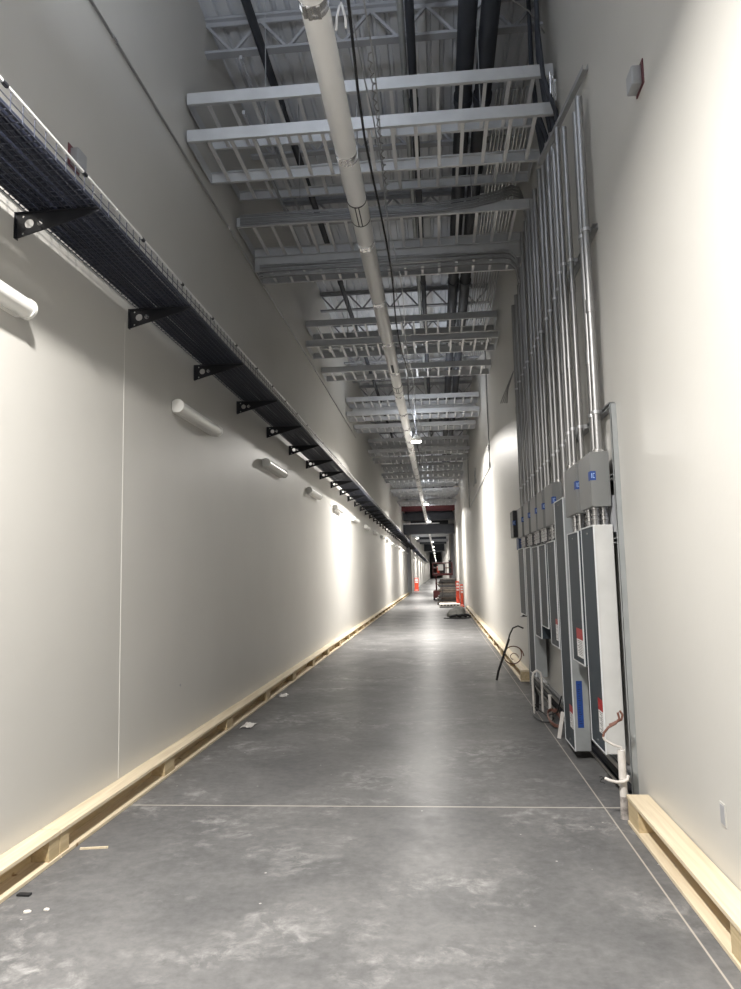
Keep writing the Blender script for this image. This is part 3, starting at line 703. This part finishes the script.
# cable loops near the far end
def loop(name, label, c, r, m, rad=0.008, tilt=0.0, turns=1.15, ph=0.0, flat=False):
    pts = []
    for i in range(int(26 * turns)):
        t = ph + 2 * PI * i / 26
        if flat: pts.append((c[0] + r * 0.55 * math.cos(t), c[1] + r * math.sin(t) * 2.0, c[2] + 0.004 * i / 6 + 0.03 * tilt * (1 + math.sin(t))))
        else: pts.append((c[0] + r * math.cos(t), c[1] + 0.01 * i, c[2] + r * math.sin(t)))
    return tag(MB().tube(pts, rad, 8).build(name, m, smooth=True), label, 'cable')
o = thing('coiled_hose', 'dark cable arching from behind the panels to the floor at the far curb', 'cable', (0, 0, 0))
MB().tube([(1.20, 10.85, 0.78), (1.13, 10.9, 0.81), (1.06, 10.92, 0.78), (1.01, 10.94, 0.68), (0.985, 10.95, 0.58)], 0.011, 8).build('cable_arch', 'rubber', o, True)
MB().tube([(1.00, 10.95, 0.62), (0.92, 10.96, 0.40), (0.83, 10.97, 0.16), (0.80, 10.97, 0.03)], 0.017, 8).build('sleeve', 'rubber', o, True)
loop('cable_loop', 'brown cable loop hanging over the far pine curb beside the panels', (1.06, 10.9, 0.38), 0.135, 'brown', 0.008)
loop('cable_loop', 'smaller brown cable curl inside the larger loop by the far curb', (1.07, 10.92, 0.36), 0.05, 'brown', 0.006, turns=0.8)
loop('cable_loop', 'black cable loop lying on floor below the tall panels', (1.09, 8.35, 0.01), 0.19, 'rubber', 0.008, flat=True, tilt=1.0)
loop('cable_loop', 'brown cable coil on floor behind the leaning strip', (1.16, 7.95, 0.012), 0.11, 'brown', 0.008, flat=True, turns=2.2, tilt=1.5)
tag(MB().tube([(1.02, 8.4, 0.10), (1.12, 8.2, 0.05), (1.2, 8.0, 0.12), (1.235, 7.9, 0.30)], 0.008, 8).build('cable_tail', 'rubber', smooth=True), 'black cable tail rising to the wall behind the floor loop', 'cable')
o = thing('conduit_elbow', 'upside down U of pale conduit below the sixth panel', 'conduit', (0, 8.6, 0))
MB().tube([(1.03, 0, 0.0), (1.03, 0, 0.40), (1.045, 0, 0.45), (1.08, 0, 0.475), (1.12, 0, 0.45), (1.13, 0, 0.40), (1.13, 0, 0.0)], 0.013, 10).build('bent_tube', 'pvc', o, True)
o = thing('pvc_stub', 'thin pale pipe stub on floor beside the black cable loop', 'pipe stub', (1.155, 8.2, 0))
MB().tube([(0, 0, 0), (0, 0, 0.25)], 0.016, 12).build('pipe_body', 'pvc', o, True)
MB().tube([(0, 0, 0.25), (0, 0, 0.27)], 0.020, 12).build('end_cap', 'pvc', o, True)
for k, (x, y, h, lb) in enumerate(((1.08, 8.75, 0.3, 'dark cut cable ends sticking up by the U shaped conduit, left one'), (1.10, 8.80, 0.26, 'dark cut cable ends sticking up by the U shaped conduit, right one'))):
    tag(MB().tube([(x, y, 0), (x + 0.01, y, h * 0.6), (x - 0.03, y - 0.05, h)], 0.012, 8).build('cable_end', 'rubber', smooth=True), lb, 'cable')

# floor litter
tag(MB().bar((-2.19, 4.40, 0.006), (-2.03, 4.43, 0.005), 0.014, 0.010).build('wood_sliver', 'wood'), 'long pale wood splinter on the floor touching the left curb', 'splinter')
tag(MB().bbox(-2.205, -2.135, 3.755, 3.785, 0, 0.012, 0.003).build('plastic_scrap', 'rubber'), 'small black scrap on the floor beside the left curb', 'scrap')
def chip(x, y, r, label, m='sand', nm='plaster_chip', group=None):
    pts = [(x + r * random.uniform(0.6, 1.1) * math.cos(t), y + r * random.uniform(0.6, 1.1) * math.sin(t) * 0.9) for t in [2 * PI * i / 9 for i in range(9)]]
    tag(MB().prism(pts, 'z', 0.0, 0.006).build(nm, m), label, 'chip', group)
chip(-2.05, 3.59, 0.022, 'white chip on floor near the black scrap, left of two')
chip(-1.965, 3.617, 0.016, 'round white chip on floor near the black scrap, right of two')
def crumpled(x, y, s, label):
    mb = MB(); n = 7; vs = []
    for i in range(n):
        for j in range(n):
            vs.append((x + s * (i / (n - 1) - 0.5) + random.uniform(-0.01, 0.01), y + 2.2 * s * (j / (n - 1) - 0.5) + random.uniform(-0.02, 0.02), 0.003 + random.uniform(0, 0.02)))
    fs = [(i * n + j, (i + 1) * n + j, (i + 1) * n + j + 1, i * n + j + 1) for i in range(n - 1) for j in range(n - 1)]
    o = mb.add(vs, fs).build('crumpled_paper', 'pvc'); md = o.modifiers.new('t', 'SOLIDIFY'); md.thickness = 0.002
    tag(o, label, 'paper')
crumpled(-2.09, 7.95, 0.12, 'crumpled pale paper on the floor beside the left curb, nearer one')
crumpled(-2.12, 9.9, 0.10, 'crumpled pale paper on the floor beside the left curb, farther one')

# ------------------------------------------------------------------ things far down the corridor
# grey heap on a dark pad
o = thing('tarp_heap', 'low grey heap on dark sheeting at the right side of the floor', 'heap', (0.70, 27.0, 0))
bm = bmesh.new(); bmesh.ops.create_uvsphere(bm, u_segments=24, v_segments=12, radius=1)
from mathutils import noise as mnoise
vs = []
for v in bm.verts:
    n = mnoise.noise(v.co * 1.7) * 0.28 + mnoise.noise(v.co * 4) * 0.1
    c = v.co * (1 + n); vs.append((c.x * 0.36 - 0.05, c.y * 0.8, max(0.02, c.z * 0.36 + 0.02)))
bm.verts.index_update()
MB().add(vs, [[v.index for v in f.verts] for f in bm.faces]).build('tarp', 'tarp', o, True); bm.free()
MB().prism([(-0.55, -0.9), (0.1, -1.15), (0.42, -0.8), (0.42, 0.9), (-0.2, 1.0)], 'z', 0.0, 0.03).build('sheeting', 'rubber', o)
mb = MB()
for a in ((0.1, -0.7), (0.25, -0.5), (-0.1, -0.85)): mb.tube([(a[0] - 0.25, a[1], 0.06), (a[0], a[1] - 0.1, 0.12), (a[0] + 0.15, a[1], 0.05)], 0.04, 8)
mb.build('dark_bundle', 'rubber', o, True)
# pallet of pale slabs under the stack front
o = thing('slab_pallet', 'low pale slab with holes lying in front of the dark material stack', 'slab', (0.0, 34.3, 0))
MB().bbox(0.02, 0.98, 0, 1.6, 0.04, 0.16, 0.01).build('slab', 'pvc', o)
MB().box(0.02, 0.98, 0.02, 0.2, 0.0, 0.04).box(0.02, 0.98, 1.3, 1.5, 0.0, 0.04).build('runner', 'rubber', o)
for i in range(6):
    MB().box(0.08 + 0.15 * i, 0.16 + 0.15 * i, -0.004, 0.0, 0.075, 0.125).build('hole', 'rubber', o)
# dark stack of material on pallets
yk = 37.2; z = 0.0; names = ['bottom', 'second', 'third', 'fourth', 'fifth', 'top']
o = thing('wood_pallet', 'dark wooden pallet under the tall material stack on the right', 'pallet', (0, yk, 0))
for i in range(5): MB().box(-0.08, 1.08, 0.1 + 0.3 * i, 0.28 + 0.3 * i, 0.10, 0.125).build('deck_board', 'midstack', o)
for x in (-0.08, 0.45, 0.98): MB().box(x, x + 0.10, 0.1, 1.48, 0.0, 0.10).build('stringer', 'darkstack', o)
z = 0.125
for i, h in enumerate((0.24, 0.20, 0.22, 0.18, 0.20, 0.16)):
    dx = random.uniform(-0.04, 0.04); dy = random.uniform(0, 0.1)
    t = thing('board_bundle', '%s dark bundle in the tall material stack, counting from its pallet' % names[i].capitalize(), 'bundle', (dx, yk + dy, z), 'bundles of the dark stack')
    nb = 4
    for q in range(nb):
        z0 = h * q / nb; w = random.uniform(0, 0.2)
        MB().box(-0.06 + w, 1.04 - random.uniform(0, 0.16), 0.1 + random.uniform(0, 0.04), 1.45, z0, z0 + h / nb - 0.008).build('board', random.choice(['darkstack', 'midstack', 'rubber', 'darkstack']), t)
    MB().box(0.2, 0.23, 0.09, 1.46, -0.0, h).build('strap', 'rubber', t)
    z += h
# red lift machine behind the stack
o = thing('scissor_lift', 'red lift machine with railed platform parked behind the dark stack', 'lift', (0.30, 44.0, 0))
MB().bbox(-0.62, 0.58, 0, 1.8, 0.12, 0.55, 0.03).build('chassis', 'redsteel', o)
for (x, y) in ((-0.62, 0.3), (0.50, 0.3), (-0.62, 1.5), (0.50, 1.5)): MB().tube([(x, y, 0.16), (x + 0.1, y, 0.16)], 0.16, 16).build('wheel', 'rubber', o, True)
for k in range(2):
    for s in (-0.45, 0.42):
        MB().bar((s, 0.1, 0.58 + 0.42 * k), (s, 1.7, 1.0 + 0.42 * k), 0.05, 0.08).bar((s + 0.05, 1.7, 0.58 + 0.42 * k), (s + 0.05, 0.1, 1.0 + 0.42 * k), 0.05, 0.08).build('scissor_arm', 'redsteel', o)
MB().bbox(-0.62, 0.58, 0, 1.8, 1.45, 1.58, 0.01).build('platform', 'redsteel', o)
g = MB()
for x in (-0.60, -0.2, 0.2, 0.56):
    for y in (0.03, 1.77): g.tube([(x, y, 1.58), (x, y, 2.2)], 0.018, 8)
for z in (1.9, 2.2):
    g.tube([(-0.60, 0.03, z), (0.56, 0.03, z), (0.56, 1.77, z), (-0.60, 1.77, z), (-0.60, 0.03, z)], 0.02, 8)
g.build('guard_rail', 'redsteel', o, True)
MB().bbox(-0.3, 0.02, -0.02, 0.12, 1.75, 2.1, 0.01).build('control_box', 'white', o)
for (x, z0, z1, nm, m, lb) in ((0.12, 1.58, 2.15, 'tool_crate', 'black', 'black crate on the red lift platform, lower of the two black ones'), (0.50, 1.58, 2.35, 'tool_crate', 'black', 'black crate on the red lift platform, taller of the two black ones'),
        (-0.22, 1.58, 2.0, 'tool_crate', 'orange', 'red orange crate at the left of the lift platform'), (-0.04, 1.58, 1.9, 'tool_crate', 'darkstack', 'brown crate between the red one and the black ones on the lift')):
    t = thing(nm, lb, 'crate', (0.30, 44.0, 0)); MB().bbox(x - 0.14, x + 0.02, 0.3, 0.9, z0, z1 - 0.05, 0.02).build('crate_body', m, t); MB().bbox(x - 0.15, x + 0.03, 0.29, 0.91, z1 - 0.05, z1, 0.01).build('lid', m, t)
# orange barricade panels
def barricade(x, y, w, h, label):
    t = thing('channelizer_panel', label, 'barricade', (x, y, 0), 'orange barricade panels')
    MB().bbox(0, w, -0.04, 0.04, 0.06, h, 0.01).build('panel', 'orange', t)
    MB().bbox(-0.03, w + 0.03, -0.2, 0.2, 0.0, 0.06, 0.01).build('foot', 'orange', t)
    for k in range(3):
        z = h * (0.62 + 0.12 * k)
        MB().box(w * 0.15, w * 0.85, -0.046, -0.04, z, z + h * 0.075).build('reflective_patch', 'paper', t)
    MB().box(w * 0.2, w * 0.8, -0.046, -0.04, 0.07, 0.12).build('reflective_patch', 'paper', t)
barricade(0.82, 35.0, 0.16, 1.20, 'orange barricade panel with white squares on the right, taller one')
barricade(1.01, 34.7, 0.14, 1.05, 'orange barricade panel with white squares against right wall, shorter one')
barricade(-2.20, 68.0, 0.38, 1.20, 'distant orange barricade panel at the left wall')
# dark band where the section ends
tag(MB().box(XL, XR, 50.0, 50.18, 5.85, 5.90).box(XL, XR, 50.0, 50.18, 6.25, 6.30).box(XL, XR, 50.08, 50.10, 5.9, 6.25).build('steel_beam', 'redsteel'), 'dark red steel beam crossing the far end of the cable ladders', 'beam')
tag(MB().bbox(XL + 0.05, XR - 0.05, 51.0, 51.9, 5.30, 5.80, 0.02).build('cross_duct', 'dark_duct'), 'big dark duct crossing the corridor below the red beam, upper of two', 'duct')
tag(MB().bbox(XL + 0.05, XR - 0.05, 51.0, 51.9, 4.35, 5.0, 0.02).build('cross_duct', 'dark_duct'), 'big dark duct crossing the corridor below the red beam, lower of two', 'duct')
tag(MB().box(XL + 0.1, 0.2, 49.6, 49.66, 4.93, 5.0).build('cross_strut', 'galv'), 'pale level strut in front of the dark crossing duct', 'strut')
tag(MB().box(XL, XR, 69.8, 70.0, 5.05, 5.35).build('steel_beam', 'galv'), 'pale beam crossing the corridor beyond the dark duct', 'beam')
tag(MB().box(XL, XR, 84.8, 85.0, 5.2, 5.5).build('steel_beam', 'joist'), 'grey beam crossing the corridor farthest away', 'beam')
for (yb, z0, z1, lb) in ((54.5, 5.7, 6.9, 'dark duct crossing high up just beyond the red beam'), (63.5, 5.55, 6.9, 'dark duct crossing high between the dark columns and the pale beam'), (76.0, 5.5, 7.4, 'dark duct crossing high beyond the pale beam'), (98.0, 5.5, 7.4, 'dark duct crossing high in the far depth, nearer one'), (130.0, 5.5, 7.4, 'dark duct crossing high in the far depth, farthest one')):
    tag(MB().bbox(XL + 0.05, XR - 0.05, yb, yb + 1.2, z0, z1, 0.02).build('cross_duct', 'dark_duct'), lb, 'duct')
for (x, y, lb) in ((XL + 0.02, 57.0, 'slim dark steel column at the left wall beyond the dark duct'), (XR - 0.22, 57.0, 'slim dark steel column at right wall beyond the dark duct')):
    tag(MB().box(x, x + 0.2, y, y + 0.02, 0, 7.6).box(x, x + 0.2, y + 0.2, y + 0.22, 0, 7.6).box(x + 0.09, x + 0.11, y, y + 0.2, 0, 7.6).build('steel_column', 'joist'), lb, 'column')

# ------------------------------------------------------------------ world and colour management
w = bpy.data.worlds.new('world'); sc.world = w; w.use_nodes = True
w.node_tree.nodes['Background'].inputs[0].default_value = (0.5, 0.58, 0.75, 1); w.node_tree.nodes['Background'].inputs[1].default_value = 0.02
sc.view_settings.view_transform = 'Standard'; sc.view_settings.look = 'None'; sc.view_settings.gamma = 1.0; sc.view_settings.exposure = 0.50
sc.view_settings.use_curve_mapping = False
sc.cycles.max_bounces = 10; sc.cycles.diffuse_bounces = 8; sc.cycles.glossy_bounces = 4
sc.cycles.use_denoising = True
